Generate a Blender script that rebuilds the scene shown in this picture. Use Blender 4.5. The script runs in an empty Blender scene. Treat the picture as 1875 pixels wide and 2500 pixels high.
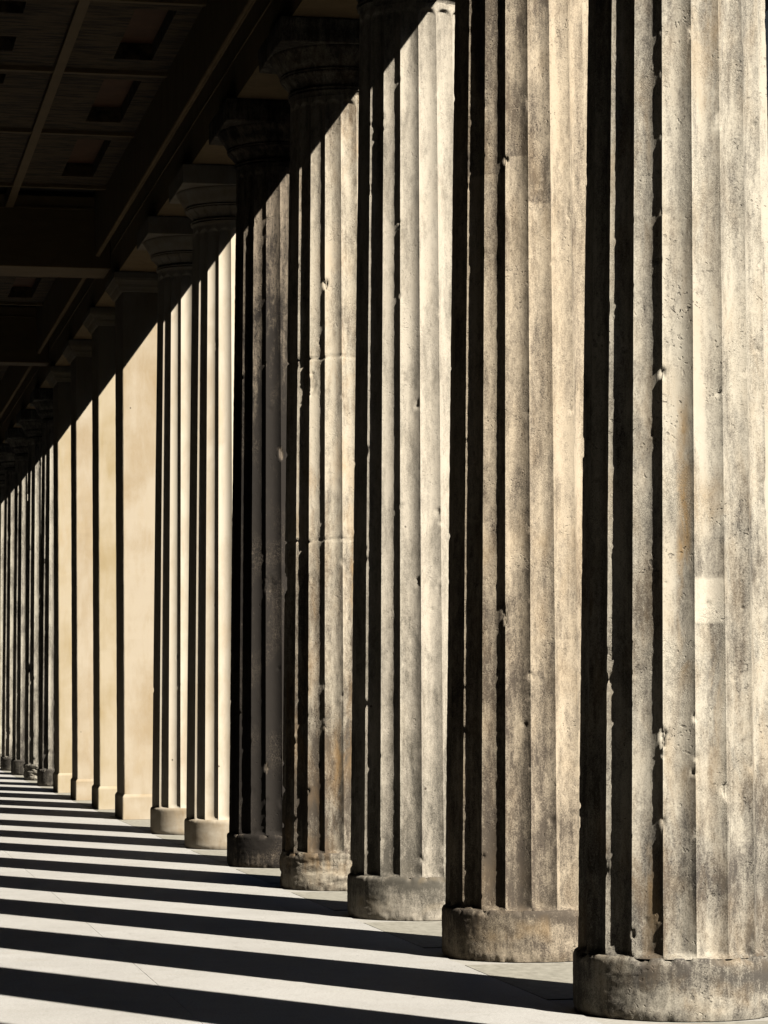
import bpy, math
import numpy as np

# ------------------------------------------------------------------ camera
S = 2.4                                   # metres per layout unit (one bay)
scene = bpy.context.scene
CAM_H = 0.5115 * S
cam_d = bpy.data.cameras.new('camera')
cam = bpy.data.objects.new('camera', cam_d)
scene.collection.objects.link(cam)
cam_d.sensor_fit = 'HORIZONTAL'
cam_d.sensor_width = 36.0
cam_d.lens = 6582.9 / 1875 * 36.0
cam_d.shift_x = -1.75 / 1875
cam_d.shift_y = 450.0 / 1875
cam_d.clip_start = 0.1
cam_d.clip_end = 600
YAW, ROLL = 0.2032, 0.0039
from mathutils import Matrix
cam.matrix_world = (Matrix.Translation((0, 0, CAM_H)) @ Matrix.Rotation(-YAW, 4, 'Z')
                    @ Matrix.Rotation(math.pi / 2, 4, 'X') @ Matrix.Rotation(-ROLL, 4, 'Z'))
scene.camera = cam

# ------------------------------------------------------------------ light
SUN = np.array([1.0, -1.61, 1.389]); SUN /= np.linalg.norm(SUN)
elev = math.asin(SUN[2]); azim = math.atan2(SUN[0], SUN[1])
world = bpy.data.worlds.new('World'); scene.world = world
world.use_nodes = True
wn = world.node_tree.nodes; wl = world.node_tree.links
bg = wn['Background']
sky = wn.new('ShaderNodeTexSky'); sky.sky_type = 'NISHITA'; sky.sun_disc = False
sky.sun_elevation = elev; sky.sun_rotation = azim
sky.air_density = 0.7; sky.dust_density = 0.2; sky.ozone_density = 1.0
wl.new(sky.outputs[0], bg.inputs[0]); bg.inputs[1].default_value = 0.05
sun_d = bpy.data.lights.new('sun', 'SUN'); sun_d.energy = 5.0
sun_d.angle = math.radians(0.5); sun_d.color = (1.0, 0.945, 0.86)
sun = bpy.data.objects.new('sun', sun_d); scene.collection.objects.link(sun)
from mathutils import Vector
sun.rotation_euler = Vector(SUN).to_track_quat('Z', 'Y').to_euler()
sun.location = (8, -12, 12)
scene.view_settings.view_transform = 'Standard'
scene.view_settings.look = 'None'
scene.view_settings.exposure = 2.80
scene.view_settings.gamma = 1.0
scene.view_settings.use_curve_mapping = False
scene.render.engine = 'CYCLES'
scene.cycles.max_bounces = 4
scene.cycles.diffuse_bounces = 1
scene.cycles.glossy_bounces = 1

C = scene.collection

# ------------------------------------------------------------------ materials
def new_mat(name):
    m = bpy.data.materials.new(name); m.use_nodes = True
    return m, m.node_tree.nodes, m.node_tree.links, m.node_tree.nodes['Principled BSDF']

def rgba(c): return (c[0], c[1], c[2], 1.0)

def add_noise(n, l, vec, scale, detail=6, rough=0.6, stretch=None, dist=0.0):
    if stretch:
        mp = n.new('ShaderNodeMapping'); mp.inputs['Scale'].default_value = stretch
        l.new(vec, mp.inputs['Vector']); vec = mp.outputs[0]
    t = n.new('ShaderNodeTexNoise'); t.inputs['Scale'].default_value = scale
    t.inputs['Detail'].default_value = detail; t.inputs['Roughness'].default_value = rough
    t.inputs['Distortion'].default_value = dist
    l.new(vec, t.inputs['Vector'])
    return t.outputs['Fac']

def ramp(n, l, val, a, b, va=0.0, vb=1.0):
    r = n.new('ShaderNodeMapRange'); r.inputs['From Min'].default_value = a; r.inputs['From Max'].default_value = b
    r.inputs['To Min'].default_value = va; r.inputs['To Max'].default_value = vb
    l.new(val, r.inputs['Value']); return r.outputs[0]

def mixc(n, l, fac, a, b, mode='MIX'):
    m = n.new('ShaderNodeMix'); m.data_type = 'RGBA'; m.blend_type = mode
    for sock, v in ((0, fac), (6, a), (7, b)):
        if isinstance(v, (int, float)): m.inputs[sock].default_value = v
        elif isinstance(v, tuple): m.inputs[sock].default_value = rgba(v)
        else: l.new(v, m.inputs[sock])
    return m.outputs[2]

def math_n(n, l, op, a, b=None, clamp=False):
    m = n.new('ShaderNodeMath'); m.operation = op; m.use_clamp = clamp
    for i, v in enumerate((a, b)):
        if v is None: continue
        if isinstance(v, (int, float)): m.inputs[i].default_value = v
        else: l.new(v, m.inputs[i])
    return m.outputs[0]

def stone(name, light, dark, ochre, pits=1.0, grain=1.0, soot_gain=1.0, pit_scale=42.0):
    m, n, l, p = new_mat(name)
    geo = n.new('ShaderNodeNewGeometry'); pos = geo.outputs['Position']
    at = n.new('ShaderNodeAttribute'); at.attribute_name = 'tone'
    sep = n.new('ShaderNodeSeparateColor'); l.new(at.outputs['Color'], sep.inputs[0])
    cloud = add_noise(n, l, pos, 5.5, 8, 0.66, (1, 1, 0.38), 0.5)
    fine = add_noise(n, l, pos, 44.0, 9, 0.72, (1, 1, 0.5), 0.6)
    streak = add_noise(n, l, pos, 26.0, 6, 0.65, (1, 1, 0.10), 0.3)
    speck = add_noise(n, l, pos, 170.0, 4, 0.8)
    # soot plus some painted lit and shaded tones = tone.r + noise
    s1 = math_n(n, l, 'ADD', sep.outputs[0], ramp(n, l, cloud, 0.3, 0.7, -0.36, 0.36))
    s2 = math_n(n, l, 'ADD', s1, ramp(n, l, fine, 0.3, 0.7, -0.30 * grain, 0.30 * grain))
    s2 = math_n(n, l, 'ADD', s2, ramp(n, l, streak, 0.3, 0.7, -0.30 * grain, 0.30 * grain))
    s3 = math_n(n, l, 'ADD', s2, ramp(n, l, speck, 0.3, 0.7, -0.42 * grain, 0.42 * grain), True)
    s3 = math_n(n, l, 'MULTIPLY', s3, soot_gain, True)
    col = mixc(n, l, s3, light, dark)
    # ochre staining
    oc = math_n(n, l, 'MULTIPLY', sep.outputs[2],
                ramp(n, l, add_noise(n, l, pos, 9.0, 6, 0.65, (1, 1, 0.35), 0.6), 0.42, 0.66), True)
    col = mixc(n, l, oc, col, ochre)
    # pale repair / freshly broken stone
    pale = math_n(n, l, 'MULTIPLY', sep.outputs[1], ramp(n, l, fine, 0.30, 0.55, 0.6, 1.0), True)
    col = mixc(n, l, pale, col, tuple(min(1, c * 1.35) for c in light))
    # shell-like pits: warped voronoi cells, dark dirt held in the hollow
    warp = n.new('ShaderNodeTexNoise'); warp.inputs['Scale'].default_value = 24
    l.new(pos, warp.inputs['Vector'])
    wv = n.new('ShaderNodeVectorMath'); wv.operation = 'MULTIPLY_ADD'
    l.new(warp.outputs['Color'], wv.inputs[0]); wv.inputs[1].default_value = (0.06, 0.06, 0.06); l.new(pos, wv.inputs[2])
    vo = n.new('ShaderNodeTexVoronoi'); vo.inputs['Scale'].default_value = pit_scale
    l.new(wv.outputs[0], vo.inputs['Vector'])
    pit = ramp(n, l, vo.outputs['Distance'], 0.16, 0.30, 1.0, 0.0)
    pmask = ramp(n, l, add_noise(n, l, pos, 7.0, 3, 0.5), 0.50, 0.66)
    pit = math_n(n, l, 'MULTIPLY', pit, pmask, True)
    # worm-like ridges: distorted noise iso-lines
    wn_ = add_noise(n, l, pos, 30.0, 3, 0.55, None, 2.2)
    iso = math_n(n, l, 'ABSOLUTE', math_n(n, l, 'SUBTRACT', wn_, 0.5))
    worm = ramp(n, l, iso, 0.0, 0.035, 1.0, 0.0)
    wmask = ramp(n, l, add_noise(n, l, pos, 4.0, 3, 0.5, (1, 1, 0.6)), 0.50, 0.64)
    worm = math_n(n, l, 'MULTIPLY', worm, wmask, True)
    col = mixc(n, l, math_n(n, l, 'MULTIPLY', pit, 0.42 * pits), col, dark)
    col = mixc(n, l, math_n(n, l, 'MULTIPLY', worm, 0.38 * pits), col, light)
    dv = n.new('ShaderNodeTexVoronoi'); dv.inputs['Scale'].default_value = 3.6; l.new(pos, dv.inputs['Vector'])
    hole = ramp(n, l, dv.outputs['Distance'], 0.020, 0.034, 0.85, 0.0)
    col = mixc(n, l, hole, col, (0.012, 0.009, 0.006))
    l.new(col, p.inputs['Base Color'])
    p.inputs['Roughness'].default_value = 0.9
    p.inputs['Specular IOR Level'].default_value = 0.1
    h = math_n(n, l, 'ADD', math_n(n, l, 'MULTIPLY', fine, 0.34 * grain), math_n(n, l, 'MULTIPLY', speck, 0.09 * grain))
    h = math_n(n, l, 'SUBTRACT', h, math_n(n, l, 'MULTIPLY', pit, 0.9 * pits))
    h = math_n(n, l, 'ADD', h, math_n(n, l, 'MULTIPLY', worm, 0.5 * pits))
    h = math_n(n, l, 'SUBTRACT', h, hole)
    b = n.new('ShaderNodeBump'); b.inputs['Strength'].default_value = 0.8; b.inputs['Distance'].default_value = 0.0042 * max(0.4, grain)
    l.new(h, b.inputs['Height']); l.new(b.outputs[0], p.inputs['Normal'])
    return m

M = {}
M['grey']   = stone('weathered_grey_sandstone', (0.1216, 0.1106, 0.0888), (0.0194, 0.0170, 0.0141), (0.0870, 0.0587, 0.0289), 1.0)
M['brown']  = stone('weathered_brown_sandstone', (0.1227, 0.1024, 0.0743), (0.0205, 0.0163, 0.0120), (0.0870, 0.0587, 0.0289), 0.9, 1.0, 1.0, 50)
M['silver'] = stone('weathered_silver_sandstone', (0.1264, 0.1127, 0.0906), (0.0231, 0.0207, 0.0162), (0.0829, 0.0609, 0.0327), 0.5, 0.8)
M['warm']   = stone('weathered_warm_sandstone', (0.1269, 0.1117, 0.0862), (0.0187, 0.0149, 0.0109), (0.0994, 0.0609, 0.0257), 0.8)
M['soot']   = stone('soot_blackened_sandstone', (0.0770, 0.0621, 0.0448), (0.0045, 0.0035, 0.0026), (0.0559, 0.0356, 0.0178), 0.8)
M['cream']  = stone('new_cream_sandstone', (0.1407, 0.1242, 0.0976), (0.0827, 0.0635, 0.0402), (0.1214, 0.0855, 0.0460), 0.12, 0.25)
M['peach']  = stone('pale_peach_sandstone', (0.1121, 0.0949, 0.0701), (0.0841, 0.0632, 0.0371), (0.1015, 0.0756, 0.0408), 0.15, 0.30)
M['yellow'] = stone('pale_yellow_sandstone', (0.1118, 0.0943, 0.0665), (0.0880, 0.0685, 0.0382), (0.0975, 0.0712, 0.0371), 0.12, 0.28)
M['architrave'] = stone('architrave_sandstone', (0.1097, 0.0779, 0.0399), (0.0692, 0.0462, 0.0228), (0.0981, 0.0552, 0.0210), 0.3, 0.5)

def mat_floor():
    m, n, l, p = new_mat('pale_stone_paving')
    geo = n.new('ShaderNodeNewGeometry'); pos = geo.outputs['Position']
    big = add_noise(n, l, pos, 1.3, 5, 0.6)
    mid = add_noise(n, l, pos, 14.0, 6, 0.65, (1, 0.5, 1))
    fine = add_noise(n, l, pos, 260.0, 3, 0.8)
    g2 = add_noise(n, l, pos, 85.0, 4, 0.8)
    col = mixc(n, l, ramp(n, l, big, 0.35, 0.65), (0.158, 0.153, 0.143), (0.188, 0.183, 0.172))
    col = mixc(n, l, ramp(n, l, mid, 0.52, 0.75, 0, 0.35), col, (0.075, 0.070, 0.060))
    col = mixc(n, l, ramp(n, l, fine, 0.38, 0.65, 0, 0.65), col, (0.060, 0.057, 0.050))
    col = mixc(n, l, ramp(n, l, g2, 0.42, 0.64, 0, 0.60), col, (0.070, 0.066, 0.058))
    col = mixc(n, l, ramp(n, l, geo.outputs['Random Per Island'], 0, 1, 0.0, 0.16), col, (0.085, 0.078, 0.064))
    dust = add_noise(n, l, pos, 3.2, 6, 0.7, (1, 2.2, 1), 0.8)
    col = mixc(n, l, ramp(n, l, dust, 0.54, 0.72, 0, 0.28), col, (0.090, 0.080, 0.062))
    vo = n.new('ShaderNodeTexVoronoi'); vo.inputs['Scale'].default_value = 5.5; l.new(pos, vo.inputs['Vector'])
    dot = ramp(n, l, vo.outputs['Distance'], 0.030, 0.045, 0.8, 0.0)
    col = mixc(n, l, dot, col, (0.025, 0.022, 0.02))
    # scuffs running across the walk
    sc = add_noise(n, l, pos, 9.0, 4, 0.6, (1.0, 7.0, 1), 0.5)
    col = mixc(n, l, ramp(n, l, sc, 0.66, 0.74, 0, 0.45), col, (0.065, 0.06, 0.05))
    l.new(col, p.inputs['Base Color']); p.inputs['Roughness'].default_value = 0.8
    p.inputs['Specular IOR Level'].default_value = 0.2
    b = n.new('ShaderNodeBump'); b.inputs['Strength'].default_value = 0.35; b.inputs['Distance'].default_value = 0.003
    l.new(math_n(n, l, 'ADD', fine, mid), b.inputs['Height']); l.new(b.outputs[0], p.inputs['Normal'])
    return m
M['floor'] = mat_floor()

def mat_simple(name, c1, c2, scale=3.0, stretch=None, bump=0.3, dist=0.01, rough=0.85, lo=0.35, hi=0.65, detail=6):
    m, n, l, p = new_mat(name)
    geo = n.new('ShaderNodeNewGeometry'); pos = geo.outputs['Position']
    a = add_noise(n, l, pos, scale, detail, 0.65, stretch)
    l.new(mixc(n, l, ramp(n, l, a, lo, hi), c1, c2), p.inputs['Base Color'])
    p.inputs['Roughness'].default_value = rough; p.inputs['Specular IOR Level'].default_value = 0.2
    b = n.new('ShaderNodeBump'); b.inputs['Strength'].default_value = bump; b.inputs['Distance'].default_value = dist
    l.new(a, b.inputs['Height']); l.new(b.outputs[0], p.inputs['Normal'])
    return m
M['slab']    = mat_simple('grey_sandstone_slab', (0.0674, 0.0630, 0.0501), (0.0993, 0.0933, 0.0760), 22, (1, .6, 1), 0.3, 0.004)
M['mortar']  = mat_simple('pale_mortar', (0.1256, 0.1193, 0.1060), (0.0981, 0.0918, 0.0785), 40, None, 0.3, 0.003)
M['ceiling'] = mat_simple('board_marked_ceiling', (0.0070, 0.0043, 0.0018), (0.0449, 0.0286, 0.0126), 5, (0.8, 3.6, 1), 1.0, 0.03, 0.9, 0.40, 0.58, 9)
M['rib']     = mat_simple('ceiling_rib', (0.0658, 0.0444, 0.0206), (0.0762, 0.0513, 0.0237), 4, None, 0.15, 0.004)
M['coffer']  = mat_simple('red_brown_coffer', (0.0358, 0.0146, 0.0054), (0.0507, 0.0213, 0.0080), 6, None, 0.2, 0.004)
M['beam']    = mat_simple('beam_sandstone', (0.0519, 0.0328, 0.0132), (0.0658, 0.0428, 0.0180), 3, (1, 3, 3), 0.2, 0.005)
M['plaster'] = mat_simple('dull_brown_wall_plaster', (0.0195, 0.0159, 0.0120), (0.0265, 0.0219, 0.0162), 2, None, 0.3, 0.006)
M['gravel']  = mat_simple('courtyard_gravel', (0.0353, 0.0334, 0.0275), (0.0550, 0.0510, 0.0432), 60, None, 0.6, 0.01)

# ------------------------------------------------------------------ mesh helpers
def tag(o, label=None, cat=None, group=None, kind=None):
    if label: o['label'] = label
    if cat: o['category'] = cat
    if group: o['group'] = group
    if kind: o['kind'] = kind
    return o

def empty(name, loc):
    o = bpy.data.objects.new(name, None); C.objects.link(o); o.location = loc
    o.empty_display_size = 0.3
    return o

def link(name, me, mat, parent=None):
    o = bpy.data.objects.new(name, me); C.objects.link(o)
    me.materials.append(mat)
    if parent: o.parent = parent
    return o

def quads_mesh(name, V, Q, smooth=True):
    me = bpy.data.meshes.new(name)
    V = np.asarray(V, np.float32); Q = np.asarray(Q, np.int32)
    me.vertices.add(len(V)); me.vertices.foreach_set('co', V.ravel())
    me.loops.add(Q.size); me.loops.foreach_set('vertex_index', Q.ravel())
    me.polygons.add(len(Q))
    me.polygons.foreach_set('loop_start', np.arange(0, Q.size, 4, dtype=np.int32))
    me.polygons.foreach_set('use_smooth', np.full(len(Q), smooth))
    me.update(calc_edges=True); me.validate()
    return me

def grid(name, P, closed, mat, parent=None, tone=None, sharp_cols=None, sharp_rows=None, cap=False, smooth=True):
    """P: rows x cols x 3 in metres."""
    R, K = P.shape[:2]
    kk = K if closed else K - 1
    i = np.arange(R - 1)[:, None]; j = np.arange(kk)[None, :]
    a = i * K + j; b = i * K + (j + 1) % K; c = (i + 1) * K + (j + 1) % K; d = (i + 1) * K + j
    Q = np.stack([a, b, c, d], -1).reshape(-1, 4)
    V = P.reshape(-1, 3)
    if cap:     # collapse rings at both ends to a centre ring
        n0 = len(V)
        cb = P[0].mean(0) * 0.999 + P[0] * 0.001; ct = P[-1].mean(0) * 0.999 + P[-1] * 0.001
        V = np.concatenate([V, cb, ct])
        j = np.arange(K)
        Q = np.concatenate([Q, np.stack([n0 + j, n0 + (j + 1) % K, (j + 1) % K, j], -1),
                            np.stack([(R - 1) * K + j, (R - 1) * K + (j + 1) % K, n0 + K + (j + 1) % K, n0 + K + j], -1)])
        if sharp_rows is not None: pass
    me = quads_mesh(name, V, Q, smooth)
    if tone is not None:
        at = me.color_attributes.new('tone', 'FLOAT_COLOR', 'POINT')
        t = np.ones((len(V), 4), np.float32)
        tt = tone.reshape(-1, 3)
        t[:len(tt), :3] = tt
        if len(V) > len(tt): t[len(tt):, :3] = tt.mean(0)
        at.data.foreach_set('color', t.ravel())
    if sharp_cols is not None or sharp_rows is not None:
        ne = len(me.edges); ev = np.empty(ne * 2, np.int32); me.edges.foreach_get('vertices', ev); ev = ev.reshape(-1, 2)
        col = ev % K; row = ev // K
        mask = np.zeros(ne, bool); inside = (ev < R * K).all(1)
        if sharp_cols is not None:
            sc = np.zeros(K, bool); sc[sharp_cols] = True
            mask |= inside & (col[:, 0] == col[:, 1]) & sc[col[:, 0]]
        if sharp_rows is not None:
            sr = np.zeros(R + 3, bool); sr[sharp_rows] = True
            mask |= inside & (row[:, 0] == row[:, 1]) & sr[row[:, 0]]
        at = me.attributes.get('sharp_edge') or me.attributes.new('sharp_edge', 'BOOLEAN', 'EDGE')
        at.data.foreach_set('value', mask)
    return link(name, me, mat, parent)

BOXF = [(0, 3, 2, 1), (4, 5, 6, 7), (0, 1, 5, 4), (1, 2, 6, 5), (2, 3, 7, 6), (3, 0, 4, 7)]
class Boxes:
    """boxes in layout units collected into one mesh, each with a small chamfer-free crisp edge"""
    def __init__(self): self.V = []; self.Q = []
    def add(self, x0, x1, y0, y1, z0, z1):
        b = len(self.V)
        self.V += [(x0, y0, z0), (x1, y0, z0), (x1, y1, z0), (x0, y1, z0), (x0, y0, z1), (x1, y0, z1), (x1, y1, z1), (x0, y1, z1)]
        self.Q += [tuple(b + k for k in f) for f in BOXF]
        return self
    def build(self, name, mat, parent=None, origin=(0, 0, 0), bevel=0.0):
        V = (np.array(self.V) - np.array(origin)) * S
        o = link(name, quads_mesh(name, V, self.Q, False), mat, parent)
        if bevel:
            md = o.modifiers.new('bevel', 'BEVEL'); md.width = bevel; md.segments = 2; md.limit_method = 'ANGLE'
        return o

# ------------------------------------------------------------------ noise
def vnoise(u, v, nu, nv, rng):
    """value noise; u in [0,1) periodic over nu cells, v in [0,1] over nv cells"""
    L = rng.random((nv + 2, nu))
    x = u * nu; y = np.clip(v, 0, 1) * nv
    x0 = np.floor(x).astype(int); y0 = np.floor(y).astype(int)
    fx = x - x0; fy = y - y0
    fx = fx * fx * (3 - 2 * fx); fy = fy * fy * (3 - 2 * fy)
    a = L[y0, x0 % nu]; b = L[y0, (x0 + 1) % nu]; c = L[y0 + 1, x0 % nu]; d = L[y0 + 1, (x0 + 1) % nu]
    return (a * (1 - fx) + b * fx) * (1 - fy) + (c * (1 - fx) + d * fx) * fy - 0.5

def fbm(u, v, nu, nv, rng, octs=4, gain=0.55):
    r = 0; amp = 1.0
    for _ in range(octs):
        r = r + amp * vnoise(u, v, nu, nv, rng); nu *= 2; nv *= 2; amp *= gain
    return r

# ------------------------------------------------------------------ layout (units of one bay)
X0 = 1.3508                                # column axis
Z_PL, Z_FL, Z_SOF = 0.0985, 2.091, 2.2906  # plinth top, flute top, architrave soffit
RB, RT = 0.1615, 0.1318
YC = {-2: 2.27, -1: 3.24, 0: 4.207, 1: 5.171, 2: 6.163, 3: 7.133, 4: 8.114, 5: 9.119, 6: 10.113,
      7: 11.42, 8: 12.464, 9: 13.597, 10: 14.691, 11: 15.753, 12: 16.894, 13: 18.066, 14: 19.172, 15: 20.3}
NF = 20

def column(k, label, group, mat, seed, rows, nper, ph=-152.3, soot=0.45, zgrad=(), flute_amp=0.12, segs=(),
           chip=1.0, big=0, erode=1.0, ochre=0.0, patches=(), joints=(), plinth_soot=None, plinth_break=0.0, cap_soot_shade=0.4,
           pmat=None, big_size=2.0, gain=1.0, dx=0.0, dents=(), rust=()):
    rng = np.random.default_rng(seed)
    root = empty('fluted_column', ((X0 + dx) * S, YC[k] * S, 0))
    RB, RT, rpl = 0.1615 * gain, 0.1318 * gain, 0.1683 * gain
    tag(root, label, 'column', group)
    # ---------------- shaft
    w = np.linspace(-1, 1, nper + 1)[:-1]
    w = np.sin(w * math.pi / 2)      # denser towards the arrises
    w[0] = -1
    W = np.tile(w, NF)
    fl = np.repeat(np.arange(NF), nper)
    th = np.radians(ph + 18.0 * (fl + (W + 1) / 2))
    K = len(th)
    z = np.concatenate([np.linspace(Z_PL - 0.002, Z_FL - 0.02, rows), np.linspace(Z_FL - 0.018, Z_FL, 10)[0:], [Z_FL + 0.012]])
    R = len(z)
    TH, Z = np.meshgrid(th, z); WW = np.tile(W, (R, 1)); FL = np.tile(fl, (R, 1))
    t = (Z - Z_PL) / (Z_FL - Z_PL)
    r = RB + (RT - RB) * (0.86 * t + 0.14 * t * t)
    # straight chord between arrises minus the hollow
    half = math.radians(9.0)
    ang = WW * half
    chord = r * math.cos(half) / np.cos(ang)
    depth = r * 2 * math.sin(half) * 0.178
    zlim = Z_FL - r * math.sin(half) * (1 - np.sqrt(np.clip(1 - WW ** 2, 0, 1)))
    fade = np.clip((zlim - Z) / 0.006, 0, 1)
    fade = fade * fade * (3 - 2 * fade)
    fade *= np.clip((Z - Z_PL - 0.001) / 0.006, 0.0, 1.0) ** 0.5
    hollow = 0.92 * (1 - WW ** 2) + 0.08 * np.sqrt(np.clip(1 - WW ** 2, 0, 1))
    rr = chord - depth * hollow * fade + (r - chord) * (1 - fade)
    u = (TH / (2 * math.pi)) % 1.0; v = t.clip(0, 1)
    low = np.clip(1.15 - Z / 0.75, 0.0, 1.0) * 0.9 + 0.35        # worn more near the ground
    # arris wear
    near = np.exp(-((1 - np.abs(WW)) / 0.11) ** 2)
    arr_id = np.where(WW > 0, FL + 1, FL) % NF
    uu = (arr_id + 0.5) / NF
    wear = np.clip(fbm(uu, v, NF, 110, rng, 3, 0.8) - 0.15, 0, 1) * 0.0014 + np.clip(fbm(uu, v, NF, 60, rng, 3) - 0.42, 0, 1) * 0.022
    rr -= near * wear * chip * low * erode
    # surface undulation
    rr += fbm(u, v, 60, 90, rng, 4, 0.6) * 0.00055 * erode
    rr += fbm(u, v, 6, 8, rng, 2) * 0.0006 * erode
    # chips and dents
    A = []
    nb = int(70 * chip) + big
    for c in range(nb):
        isbig = c < big
        a0 = np.radians(ph + 18 * (rng.integers(0, NF) + (rng.normal(0, 0.10) if rng.random() < 0.75 else rng.random())))
        z0 = Z_PL + (Z_FL - Z_PL) * (rng.random() ** (1.5 if not isbig else 1.9)) * 0.97
        sa = rng.uniform(0.003, 0.007) * (big_size if isbig else 1); sz = sa * rng.uniform(0.9, 2.6)
        dz = rng.uniform(0.0015, 0.004) * (big_size if isbig else 1)
        A.append((a0, z0, sa, sz, dz))
    nd = len(A); A += [(math.radians(q[0]),) + tuple(q[1:]) for q in dents]
    fresh = np.zeros_like(Z)
    for qi, (a0, z0, sa, sz, dz) in enumerate(A):
        ri = np.where(np.abs(z - z0) < sz * 2.2)[0]
        if not len(ri): continue
        sl = slice(ri[0], ri[-1] + 1)
        da = (TH[sl] - a0 + math.pi) % (2 * math.pi) - math.pi
        d2 = (da * 0.15 / sa) ** 2 + ((Z[sl] - z0) / sz) ** 2
        d2 = d2 * (1 + 0.9 * fbm(u[sl], v[sl], 130, 260, rng, 3, 0.8))
        rr[sl] -= dz * np.clip(1.15 - d2, 0, 1) ** 0.5 * (1 + 0.8 * fbm(u[sl], v[sl], 160, 300, rng, 2))
        if qi >= nd: fresh[sl] = np.maximum(fresh[sl], np.clip(1.4 - d2, 0, 1))
    for zj in joints:
        wob = fbm(u, v * 0 + 0.5, 24, 4, rng, 3) * 0.006
        g = np.exp(-((Z - zj - wob) / 0.0028) ** 2)
        rr -= 0.0045 * g * (0.6 + near)
    P = np.stack([rr * np.cos(TH), rr * np.sin(TH), Z], -1) * S
    # ---------------- tone
    so = np.full_like(Z, soot)
    if zgrad:
        zz = [a for a, _ in zgrad]; ss = [b for _, b in zgrad]
        so = np.interp(Z + fbm(u, v, 20, 20, rng, 3) * 0.25, zz, ss)
    fo = rng.normal(0, 1, NF) * flute_amp
    so += fo[FL]
    so += fbm(u, v, 14, 16, rng, 4, 0.6) * 0.45 * (flute_amp / 0.12)
    so += vnoise(u, v, 70, 7, rng) * 0.42 * (flute_amp / 0.12)      # long drips
    for (j0, j1, za, zb, ds) in segs:
        so += np.where((FL >= j0) & (FL <= j1) & (Z > za) & (Z < zb), ds, 0)
    # broken edges show fresh stone
    pale = np.clip(near * wear * chip * low * 90 - 0.25, 0, 0.5)
    pale = np.maximum(pale, fresh * 0.35)
    for (j, za, zb, amt) in patches:
        pale = np.maximum(pale, np.where((FL == j) & (Z > za) & (Z < zb) & (WW > -0.98) & (WW < 0.93), amt, 0))
    oc = np.clip(ochre * (0.6 + fbm(u, v, 12, 14, rng, 3) * 1.6), 0, 1)
    for (j, za, zb, amt) in patches:
        so = so + 0.5 * (FL == j) * (np.exp(-((Z - za) / 0.002) ** 2) + np.exp(-((Z - zb) / 0.002) ** 2))
    for (j, za, zb, amt) in rust:
        m_ = np.clip(1 - np.abs(2 * (Z - za) / (zb - za) - 1) ** 2, 0, 1) * (FL == j) * np.clip(1 - ((WW - 0.35) / 0.55) ** 2, 0, 1)
        oc = np.clip(oc + amt * m_, 0, 1.6); so = so + 0.12 * m_
    tone = np.stack([np.clip(so, 0, 1.7), np.clip(pale, 0, 1), oc], -1)
    grid('shaft', P, True, mat, root, tone, sharp_cols=np.arange(0, K, nper))
    # ---------------- plinth drum
    rp = rpl; n = 320 if rows > 200 else 100
    prof = [(rp - 0.004, 0.0), (rp - 0.001, 0.006)] + [(rp, zz) for zz in np.linspace(0.012, Z_PL - 0.010, 26)] + \
           [(rp - 0.0008, Z_PL - 0.006), (rp - 0.0028, Z_PL - 0.002), (rp - 0.006, Z_PL), (RB - 0.012, Z_PL)]
    pr = np.array(prof); a = np.linspace(0, 2 * math.pi, n, endpoint=False)
    AA, RR = np.meshgrid(a, pr[:, 0]); ZZ = np.tile(pr[:, 1][:, None], (1, n))
    u = AA / (2 * math.pi); v = ZZ / Z_PL
    d = fbm(u, v, 64, 12, rng, 4, 0.7) * 0.0009 * erode + fbm(u, v, 6, 2, rng, 2) * 0.0006 * erode
    rim = np.exp(-((ZZ - Z_PL) / 0.010) ** 2) + 0.6 * np.exp(-(ZZ / 0.014) ** 2)
    chipn = np.clip(fbm(u, v * 0.5, 56, 6, rng, 3, 0.8) - 0.10, 0, 1) * 0.010 * chip * rim
    if plinth_break:
        d = d - np.clip(fbm(u, v, 9, 3, rng, 4, 0.65) + 0.10, 0, 1) * 0.10 * plinth_break * np.clip(1.3 - 0.6 * v, 0, 1)
    RR2 = RR + np.where(ZZ >= Z_PL - 1e-5, 0, d) - chipn
    ZZ2 = ZZ - np.where(ZZ > Z_PL - 0.012, chipn * 0.5, 0) * (RR > RB + 0.001)
    P = np.stack([RR2 * np.cos(AA), RR2 * np.sin(AA), ZZ2], -1) * S
    so = (plinth_soot if plinth_soot is not None else soot) + fbm(u, v, 12, 3, rng, 4) * 0.6 + 0.55 * (v - 0.45)
    pl = np.clip(chipn * 22 + (plinth_break > 0) * np.clip(-d * 25 - 0.2, 0, 0.8), 0, 0.7)
    tone = np.stack([np.clip(so, 0, 1.7), pl, np.clip(ochre * 0.5 + fbm(u, v, 14, 3, rng, 3) * 0.7, 0, 1) * (ochre > 0)], -1)
    grid('plinth', P, True, pmat or mat, root, tone)
    # ---------------- capital: necking ring, leaf band, echinus, abacus
    n = 240; a = np.linspace(0, 2 * math.pi, n, endpoint=False)
    def lathe(name, prof, leaves=0.0, parent=None, er=1.0):
        pr = np.array(prof); AA, RR = np.meshgrid(a, pr[:, 0]); ZZ = np.tile(pr[:, 1][:, None], (1, n))
        u = AA / (2 * math.pi); v = (ZZ - pr[:, 1].min()) / max(1e-6, np.ptp(pr[:, 1]))
        if leaves:
            ph_ = (AA * NF / (2 * math.pi)) % 1.0
            cut = np.exp(-((ph_ - 0.5) / 0.045) ** 2) + 0.5 * np.exp(-((np.abs(ph_ - 0.5) - 0.12) / 0.03) ** 2)
            RR = RR - leaves * cut * np.clip(1 - np.abs(v - 0.5) * 1.6, 0, 1) ** 0.3
            RR = RR - leaves * 0.5 * (2 * np.abs(ph_ - 0.5) < 0.1)
        RR = RR + fbm(u, v, 30, 6, rng, 3) * 0.0022 * erode * er
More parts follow.
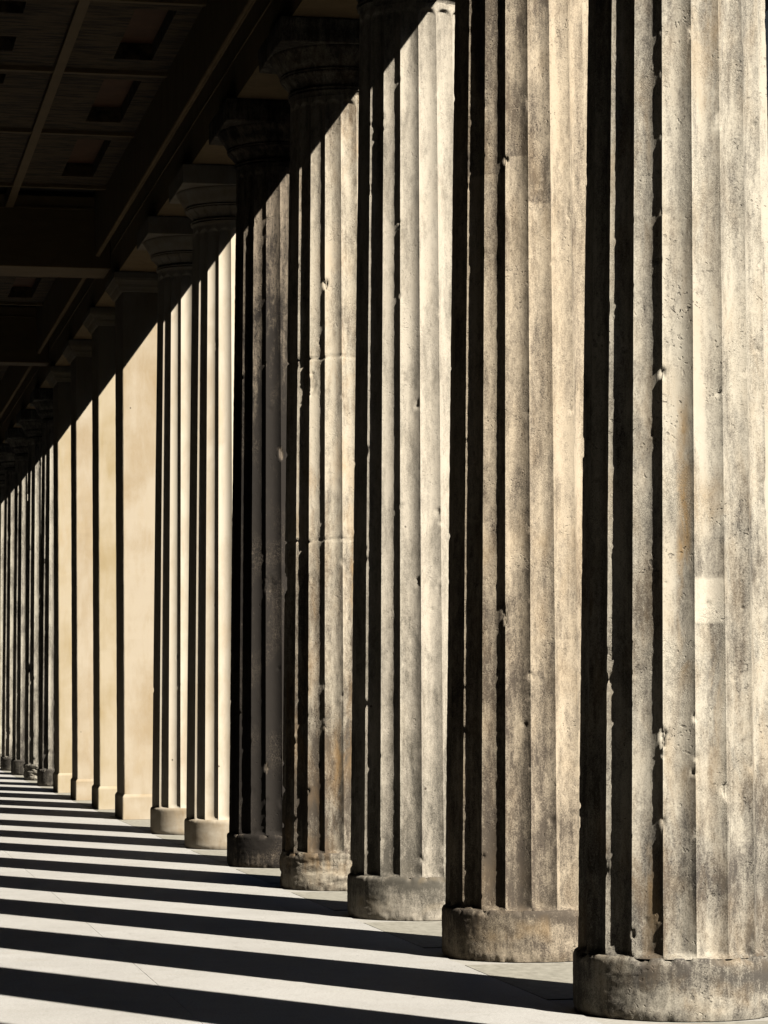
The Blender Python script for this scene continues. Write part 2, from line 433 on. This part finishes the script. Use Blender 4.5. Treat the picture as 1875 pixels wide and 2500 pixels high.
        P = np.stack([RR * np.cos(AA), RR * np.sin(AA), ZZ], -1) * S
        so = cap_soot_shade + (0.35 if erode > 0.5 else 0) + fbm(u, v, 8, 4, rng, 4) * 0.5  # old capitals coloured darker to deepen their shade, on top of soot
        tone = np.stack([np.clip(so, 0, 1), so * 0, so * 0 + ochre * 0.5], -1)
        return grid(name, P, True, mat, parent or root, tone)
    e = 0.0001
    lathe('necking', [(RT + 0.000, Z_FL + 0.010), (RT + 0.001, 2.1125), (RT + 0.0045, 2.1130), (RT + 0.0062, 2.1155), (RT + 0.0045, 2.1180),
                      (RT + 0.001, 2.1185), (RT + 0.001, 2.1205), (RT + 0.005, 2.1210), (RT + 0.0068, 2.1235), (RT + 0.005, 2.1262),
                      (RT - 0.001, 2.1268), (RT - 0.003, 2.1310)])
    lathe('leaf_band', [(RT - 0.003, 2.131), (RT + 0.001, 2.1318), (RT + 0.004, 2.137), (RT + 0.009, 2.144), (RT + 0.015, 2.151), (RT + 0.0215, 2.157),
                        (RT + 0.0255, 2.161), (RT + 0.0262, 2.1640), (RT + 0.022, 2.1655)], 0.0075)
    ech = lathe('echinus', [(0.150, 2.1655), (0.1585, 2.1660), (0.1600, 2.1685), (0.1585, 2.1712), (0.1555, 2.1718), (0.1555, 2.1735),
                      (0.1600, 2.1745), (0.1655, 2.184), (0.1718, 2.195), (0.1785, 2.207), (0.1838, 2.215), (0.1872, 2.2205),
                      (0.1868, 2.2238), (0.183, 2.2250), (0.10, 2.2252)])
    hb = 0.1905
    nb_ = 14
    pts = []
    for (sx, sy), (ex, ey) in (((-1, -1), (1, -1)), ((1, -1), (1, 1)), ((1, 1), (-1, 1)), ((-1, 1), (-1, -1))):
        for q in np.linspace(0.004, 0.996, nb_): pts.append((sx + (ex - sx) * q, sy + (ey - sy) * q))
    pts = np.array(pts); zr = np.array([2.2232, 2.2240, 2.2262, 2.235, 2.25, 2.265, 2.28, 2.2868, 2.2886])
    ins = np.array([0.004, 0.0015, 0.0, 0, 0, 0, 0, 0.0005, 0.003])
    PX = np.tile(pts[None], (len(zr), 1, 1)) * (hb - ins)[:, None, None]
    uq = np.tile(np.linspace(0, 1, len(pts), endpoint=False), (len(zr), 1)); vq = np.tile(((zr - 2.2232) / 0.066)[:, None], (1, len(pts)))
    PX = PX * (1 + (fbm(uq, vq, 20, 3, rng, 3)[..., None] * 0.010 * erode))
    if erode > 0.7:   # knocked-off corners on the old stones
        corner = np.clip((np.abs(PX[..., 0]) + np.abs(PX[..., 1])) / (2 * hb) - 0.90, 0, 1) * 10
        PX = PX * (1 - 0.055 * (corner * rng.random(len(pts))[None, :] * (1 - vq) ** 0.7)[..., None])
    P = np.concatenate([PX, np.tile(zr[:, None, None], (1, len(pts), 1))], -1) * S
    tone = np.stack([np.clip(cap_soot_shade + (0.4 if erode > 0.5 else 0) + fbm(uq, vq, 8, 3, rng, 3) * 0.4, 0, 1), uq * 0, uq * 0], -1)  # old abaci get the same painted shade over their soot
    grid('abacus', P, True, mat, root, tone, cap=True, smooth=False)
    return root

def pier(k, label, mat, seed, soot=0.3):
    rng = np.random.default_rng(seed)
    xo = 0.0
    root = empty('square_pier', ((X0 + xo) * S, YC[k] * S, 0))
    tag(root, label, 'pier', 'square piers in the middle of the colonnade')
    hx, hy = 0.1425, 0.1505
    def ring(prof, name, nside=14, er=1.0, cap=False):
        # prof: (outset, z)
        pts = []; q = np.concatenate([[0.0, 0.008, 0.02], np.linspace(0.05, 0.95, nside), [0.98, 0.992]])
        for (sx, sy), (ex, ey) in (((-1, -1), (1, -1)), ((1, -1), (1, 1)), ((1, 1), (-1, 1)), ((-1, 1), (-1, -1))):
            for t_ in q: pts.append((sx + (ex - sx) * t_, sy + (ey - sy) * t_))
        pts = np.array(pts); n = len(pts); pr = np.array(prof); Rr = len(pr)
        # rounded corner
        cr = np.clip((np.abs(pts).min(1) - 0.984) / 0.016, 0, 1)
        sc = 1 - 0.010 * cr
        u = np.tile(np.linspace(0, 1, n, endpoint=False), (Rr, 1)); v = np.tile(((pr[:, 1] - pr[0, 1]) / max(1e-6, np.ptp(pr[:, 1])))[:, None], (1, n))
        nz = fbm(u, v, 8, max(3, int(np.ptp(pr[:, 1]) * 20)), rng, 4) * 0.0008 * er
        edge = np.clip(fbm(u * 0 + np.round(u * 4) / 4, v, 8, max(3, int(np.ptp(pr[:, 1]) * 60)), rng, 3, 0.7) - 0.28, 0, 1) * 0.018 * cr
        X = pts[None, :, 0] * sc * (hx + pr[:, :1]) ; Y = pts[None, :, 1] * sc * (hy + pr[:, :1])
        f = 1 + (nz - edge) / 0.15
        P = np.stack([X * f, Y * f, np.tile(pr[:, 1][:, None], (1, n))], -1) * S
        so = soot + fbm(u, v, 8, max(2, int(np.ptp(pr[:, 1]) * 5)), rng, 4) * 0.75
        oc = np.clip(fbm(u, v, 6, max(2, int(np.ptp(pr[:, 1]) * 3)), rng, 4) * 1.4 - 0.15, 0, 0.6)
        tone = np.stack([np.clip(so, 0, 1), so * 0, oc], -1)
        return grid(name, P, True, mat, root, tone, cap=cap, smooth=False)
    ring([(0.008, 0.0), (0.008, 0.03), (0.008, 0.06), (0.008, 0.092), (0.0070, 0.0965), (0.0035, 0.102), (0.0008, 0.106)], 'plinth')
    zs = np.linspace(0.106, 2.1285, 110)
    ring([(0.0, zz) for zz in zs] + [(-0.0015, 2.1290), (-0.0015, 2.1310), (0.0, 2.1315), (0.0, 2.17), (0.0, 2.2085)], 'shaft')
    ring([(0.0, 2.2088), (0.0055, 2.2095), (0.0085, 2.2115), (0.0085, 2.2135), (0.0105, 2.2140), (0.0130, 2.221), (0.0175, 2.228), (0.0185, 2.2345),
          (0.0215, 2.2350), (0.0215, 2.2372), (0.024, 2.2378), (0.0285, 2.247), (0.034, 2.2545), (0.0350, 2.2610),
          (0.0385, 2.2615), (0.0385, 2.2750), (0.0385, 2.2855), (0.030, 2.2858), (0.030, 2.2886)], 'capital', cap=True)
    return root

OLD = 'weathered fluted columns of the near row'
FAR = 'weathered fluted columns at the far end'
NEW = 'pale restored fluted columns'
column(-2, 'fluted column before the camera line outside the picture, casting the nearest floor shadow', OLD, M['grey'], 91, 160, 8, chip=.6)
column(-1, 'fluted column just outside the right edge of the picture, casting the lowest shadow stripe', OLD, M['grey'], 92, 160, 8, chip=.6)
column(0, 'nearest and widest fluted column at the right edge, mottled grey with a square pale repair patch', OLD, M['grey'], 1, 620, 16,
       ph=-152.8, soot=.42, zgrad=((.1, .84), (.28, .80), (.45, .50), (.8, .46), (1.0, .34), (1.6, .48)), flute_amp=.09,
       segs=((1, 1, .55, .95, .16), (3, 3, .70, .76, .22), (3, 3, .50, .625, .12), (5, 8, .1, 2, -.18)),  # last segment paints the sun-facing right flutes lighter
       chip=1.1, big=3, big_size=1.6, ochre=.30, patches=((3, .625, .697, .50),), plinth_soot=.62, gain=1.035, dx=.0055,
       dents=((-116.8, .448, .0045, .016, .007), (-98.8, .475, .003, .006, .004), (-80.8, .36, .005, .014, .006), (-90, .655, .004, .005, .004), (-116.8, 1.02, .005, .008, .006)),
       rust=((2, .5, 1.0, 1.1), (3, .35, .62, .6), (1, .12, .3, .5)))
column(1, 'brownish grey fluted column second from the right edge, darker above a stepped line on its flutes', OLD, M['brown'], 2, 560, 16,
       ph=-155.3, soot=.36, zgrad=((.1, .86), (.25, .72), (.6, .46), (1.0, .26), (1.5, .30), (1.8, .36)), flute_amp=.07,
       segs=((0, 8, .1, 2.1, .09), (0, 1, 1.52, 2.1, .36), (2, 2, 1.555, 2.1, .42), (3, 3, 1.46, 2.1, .26), (4, 8, .1, .62, -.30), (4, 8, .62, 2.1, -.12),
             (1, 1, .64, .70, .14), (1, 1, .5, .56, .10), (2, 2, .41, .64, .08)),
       chip=1.2, big=2, ochre=.22, plinth_soot=.68,
       dents=((-119.3, 1.545, .005, .008, .006), (-119.3, .66, .003, .012, .004), (-101.3, .55, .005, .008, .005)))
column(2, 'smooth light silver grey fluted column, third from the right edge', OLD, M['silver'], 3, 480, 14,
       ph=-154, soot=.25, zgrad=((.1, .86), (.3, .64), (.6, .38), (1.2, .20), (1.8, .28)), flute_amp=.05, segs=((3, 8, .1, 2.1, -.12),),
       chip=1.1, big=2, ochre=.08, plinth_soot=.68)
column(3, 'patchy warm grey fluted column with two cracked drum joints, between the silver grey and the sooty column', OLD, M['warm'], 4, 420, 14,
       ph=-153, soot=.4, zgrad=((.1, 1.0), (.3, .92), (.5, .66), (.85, .42), (.9, .38), (.93, .15), (1.39, .3), (1.42, .18), (2.0, .3)), flute_amp=.10,
       chip=1.2, big=4, ochre=.30, joints=(.925, 1.408), plinth_soot=.68, plinth_break=.08,
       dents=((-117, 1.60, .006, .012, .007), (-81, .80, .008, .03, .008)), rust=((3, .72, .92, 1.2), (2, .15, .5, .5)))
column(4, 'soot blackened fluted column, darkest of the row, next to the pale columns', OLD, M['soot'], 5, 360, 14,
       ph=-153, soot=.8, zgrad=((.1, 1.5), (.9, 1.4), (1.3, 1.25), (1.6, .85), (2.0, .5)), flute_amp=.06,
       chip=1.1, big=5, ochre=.0, plinth_soot=1.2,
       dents=((-81, 1.49, .012, .018, .012), (-81, 1.29, .014, .022, .014), (-99, 1.24, .007, .02, .007), (-117, .3, .006, .012, .006)))
column(5, 'pale cream restored fluted column, the nearer of the two, beside the sooty column', NEW, M['cream'], 6, 260, 14,
       ph=-153, soot=.15, flute_amp=.05, chip=.18, erode=.25, ochre=.25, plinth_soot=.45)
column(6, 'pale cream restored fluted column, the farther of the two, beside the first square pier', NEW, M['cream'], 7, 240, 14,
       ph=-153, soot=.12, flute_amp=.04, chip=.15, erode=.25, ochre=.15, plinth_soot=.45)
pier(7, 'widest and nearest square pier of peach sandstone, next to the pale fluted columns', M['peach'], 8)
pier(8, 'second square pier from the pale fluted columns, yellowest stone with a cloudy stain', M['yellow'], 9)
pier(9, 'third square pier from the pale fluted columns, pinkish beige stone', M['peach'], 10)
pier(10, 'farthest square pier, narrow yellow strip before the far grey columns', M['yellow'], 11)
column(11, 'chipped grey fluted column right behind the farthest square pier, with a long gash in one flute', FAR, M['grey'], 12, 240, 10,
       ph=-153, soot=.45, zgrad=((.1, .85), (.4, .5), (1.9, .3)), chip=1.4, big=9, erode=1.1, plinth_soot=1.0, big_size=3.0,
       dents=((-117, 1.78, .012, .13, .016),))
column(12, 'second far grey fluted column, standing on a crumbled broken plinth', FAR, M['grey'], 13, 220, 10,
       ph=-153, soot=.35, zgrad=((.1, .8), (.4, .45), (1.9, .3)), chip=1.5, big=8, erode=1.1, big_size=3.0, plinth_break=.22, plinth_soot=.7)
column(13, 'third far grey fluted column, sound plinth, before the last one in view', FAR, M['grey'], 14, 200, 10,
       ph=-153, soot=.3, zgrad=((.1, .8), (.3, .4), (1.9, .25)), chip=1.2, big=5, erode=1.0, plinth_soot=.95)
column(14, 'farthest fluted column in view at the left edge of the picture', FAR, M['grey'], 15, 180, 10,
       ph=-153, soot=.25, chip=1.6, big=5, plinth_soot=.9)
column(15, 'fluted column beyond the left edge of the picture, behind the farthest one in view', FAR, M['grey'], 16, 120, 8, chip=.6)

# ------------------------------------------------------------------ floor
XL, XR, YA, YB = -1.65, 1.62, -3.2, 22.0
floor = Boxes()
jx = [-1.65, -1.26, -0.65, -0.04, 0.571, 1.180]           # long joints parallel to the colonnade
for a, b in zip(jx[:-1], jx[1:]):
    off = (hash((round(a, 2))) % 7) * 0.0
    y = YA
    i = int(round(a * 10))
    while y < YB:
        L = 1.22
        y1 = min(YB, y + L if y > YA else y + L * (0.35 + 0.5 * ((i * 37) % 10) / 10))
        floor.add(a + 0.0004, b - 0.0004, y + 0.0003, y1 - 0.0003, -0.05, 0.0)
        y = y1
fl = floor.build('floor', M['floor'], None, (0, 0, 0), 0.0)
tag(fl, kind='structure')
bed = Boxes().add(XL, XR, YA, YB, -0.30, -0.0015)
tag(bed.build('floor_bed', M['mortar']), kind='structure')
strip = Boxes()
ys = [YA] + [YC[k] for k in sorted(YC)] + [YB]
for a, b in zip(ys[:-1], ys[1:]):
    a1 = a + (0.185 if a != YA else 0); b1 = b - (0.185 if b != YB else 0)
    strip.add(1.1808, XR - 0.03, a1, b1, -0.05, 0.0004)
tag(strip.build('paving_between_columns', M['slab'], None, (0, 0, 0), 0.0), kind='structure')
g = Boxes().add(-60, 90, -80, 110, -0.40, -0.22)
tag(g.build('ground', M['gravel']), kind='structure')

# ------------------------------------------------------------------ architrave
prof = np.array([(1.1915, 2.2906), (1.1915, 2.411), (1.1885, 2.412), (1.1885, 2.4165), (1.1915, 2.4175), (1.1915, 2.56), (1.143, 2.56),
                 (1.143, 2.404), (1.1415, 2.400), (1.137, 2.400), (1.136, 2.4025), (1.128, 2.4025), (1.1255, 2.4065),
                 (1.1255, 2.95), (1.845, 2.95), (1.845, 2.80), (1.838, 2.770), (1.560, 2.720), (1.545, 2.60), (1.530, 2.56), (1.5035, 2.545), (1.5035, 2.2906)])  # wide outer cornice is unseen, shaped to block sky light over the walk
rowsY = [YA]
for k in sorted(YC):
    rowsY += [YC[k] - 0.0016, YC[k], YC[k] + 0.0016]
rowsY += [YB]
cen = prof.mean(0)
P = []
for yy in rowsY:
    ins = 0.0
    for k in YC:
        if abs(yy - YC[k]) < 1e-6: ins = 0.004
    q = prof.copy()
    dv = cen - q; ln = np.linalg.norm(dv, axis=1, keepdims=True); q = q + dv / ln * ins * np.where(q[:, :1] > 1.144, 1, 0)
    P.append(np.stack([q[:, 0], np.full(len(q), yy), q[:, 1]], -1))
P = np.array(P)[:, ::-1] * S
tone = np.zeros(P.shape); tone[..., 0] = 0.4
ar = grid('architrave', P, True, M['architrave'], None, tone, cap=True, smooth=False)
tag(ar, 'long stone architrave resting on the capitals along the whole row of columns', 'architrave')

# ------------------------------------------------------------------ cross beams (over the first and last pier)
for yb0, yb1, lab in ((11.57, 11.85, 'nearer stone cross beam spanning the walk from the nearest square pier'),
                      (14.894, 15.04, 'farther stone cross beam spanning the walk from the farthest square pier')):
    rt = empty('cross_beam', (0, (yb0 + yb1) / 2 * S, 2.351 * S))
    tag(rt, lab, 'beam', 'stone cross beams under the ceiling')
    og = (0, (yb0 + yb1) / 2, 2.351)
    Boxes().add(-1.5, 1.1908, yb0, yb1, 2.351, 2.6).build('beam_body', M['beam'], rt, og, 0.008)
    mo = Boxes()
    for y0, y1 in ((yb0 - 0.012, yb0 - 0.0008), (yb1 + 0.0008, yb1 + 0.012)):
        mo.add(-1.5, 1.12, y0, y1, 2.598, 2.608)
    mo.build('beam_moulding', M['beam'], rt, og, 0.003)

# ------------------------------------------------------------------ ceiling
ce = empty('ceiling', (0, 0, 2.60 * S)); tag(ce, kind='structure')
og = (0, 0, 2.60)
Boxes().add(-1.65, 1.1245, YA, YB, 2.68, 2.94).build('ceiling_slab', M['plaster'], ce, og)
ribx = [(0.742 - 0.433 * i, 0.776 - 0.433 * i) for i in range(6)]
ribs_y = [YA, -2.3, -1.33, -0.36, 0.6, 1.57, 2.54, 3.5, 4.45, 5.42, 6.36, 7.12, 8.09, 9.045, 10.035, 11.10, 11.58, 12.40, 13.45, 14.44, 14.90, 15.85, 16.95, 18.05, 19.2, 20.3, YB]
for (a, b) in ribx:
    Boxes().add(a, b, YA, YB, 2.5995, 2.655).build('long_rib', M['rib'], ce, og, 0.004)
rb = Boxes()
xs = [(-1.65, ribx[-1][0])] + [(ribx[i + 1][1], ribx[i][0]) for i in range(5)][::-1] + [(0.776, 1.124)]
for yy in ribs_y[1:-1]:
    rb = Boxes()
    for (a, b) in xs: rb.add(a + 0.0005, b - 0.0005, yy - 0.012, yy + 0.012, 2.6005, 2.655)
    rb.build('cross_rib', M['rib'], ce, og, 0.003)
def panel(xa, xb, ya, yb, holes):
    """one ceiling panel with its rectangular sunk coffers"""
    p = Boxes(); Z0, Z1 = 2.6150, 2.668
    xe = sorted({xa, xb} | {h[0] for h in holes} | {h[1] for h in holes})
    ye = sorted({ya, yb} | {h[2] for h in holes} | {h[3] for h in holes})
    # strips along Y, cut by holes
    hx0, hx1 = holes[0][0], holes[0][1]
    p.add(xa, hx0, ya, yb, Z0, Z1); p.add(hx1, xb, ya, yb, Z0, Z1)
    yc = ya
    for h in sorted(holes, key=lambda h: h[2]):
        p.add(hx0, hx1, yc, h[2], Z0, Z1); yc = h[3]
    p.add(hx0, hx1, yc, yb, Z0, Z1)
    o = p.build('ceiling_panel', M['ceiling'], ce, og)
    q = Boxes()
    for h in holes: q.add(h[0] - .003, h[1] + .003, h[2] - .003, h[3] + .003, 2.6700, 2.677)
    w = q.build('coffer', M['coffer'], ce, og); w.parent = o; w.location = (0, 0, 0)
for ya, yb in zip(ribs_y[:-1], ribs_y[1:]):
    if yb < 5.0: continue
    L = yb - ya
    if L < 0.5: 
        continue
    a0, b0 = ya + 0.0125, yb - 0.0125
    for i, (a, b) in enumerate(xs):
        if b - a < 0.2: continue
        c0 = a + 0.15; c1 = b - 0.15 if b - a < 0.45 else a + 0.279
        if i == len(xs) - 1: c0, c1 = 0.925, 1.052
        s = L / 0.96
        if i % 2 == len(xs) % 2:
            holes = [(c0, c1, ya + 0.11 * s, ya + 0.25 * s), (c0, c1, ya + 0.55 * s, ya + 0.745 * s)]
        else:
            holes = [(c0, c1, ya + 0.13 * s, ya + 0.79 * s)]
        if i == 0: holes = [(a + 0.1, a + 0.13, ya + 0.3 * s, ya + 0.5 * s)]
        panel(a + 0.0005, b - 0.0005, a0, b0, holes)

# ------------------------------------------------------------------ unseen walls added to shut sky light out of the walk
tag(Boxes().add(-1.80, -1.655, YA - 0.15, YB + 0.15, -0.3, 2.76).build('sky_block_back_wall', M['plaster']), 'added unseen brown plastered back wall on the far left of the walk, blocking sky light', 'wall')
tag(Boxes().add(-1.65, 1.62, YB + 0.004, YB + 0.16, -0.3, 2.76).build('sky_block_end_wall', M['plaster']), 'added unseen brown plastered wall closing the far end of the walk, blocking sky light', 'wall')
tag(Boxes().add(-1.65, 1.62, YA - 0.15, YA - 0.004, -0.3, 2.76).build('sky_block_end_wall', M['plaster']), 'added unseen brown plastered wall closing the walk behind the viewer, blocking sky light', 'wall')

# ------------------------------------------------------------------ unseen building added across the courtyard to block low sky light
mb = empty('sky_block_building', (11 * S, 10 * S, 0)); tag(mb, 'added unseen tall block across the courtyard beyond the columns, blocking low sky light', 'building')
og = (11, 10, 0)
w = Boxes(); 
for i in range(46):
    y0 = -36 + i * 2.0
    w.add(10.6, 11.0, y0, y0 + 1.1, -0.22, 11.5)
    for z0, z1 in ((-0.22, 1.2), (3.6, 4.8), (7.2, 8.4), (10.6, 11.5)):
        w.add(10.62, 11.0, y0 + 1.1, y0 + 2.0, z0, z1)
w.build('wall', M['plaster'], mb, og)
Boxes().add(10.4, 11.2, -36.2, 56.2, 11.5, 11.9).build('cornice', M['beam'], mb, og)
Boxes().add(11.0, 16.0, -36, 56, -0.22, 11.6).build('roof', M['plaster'], mb, og)
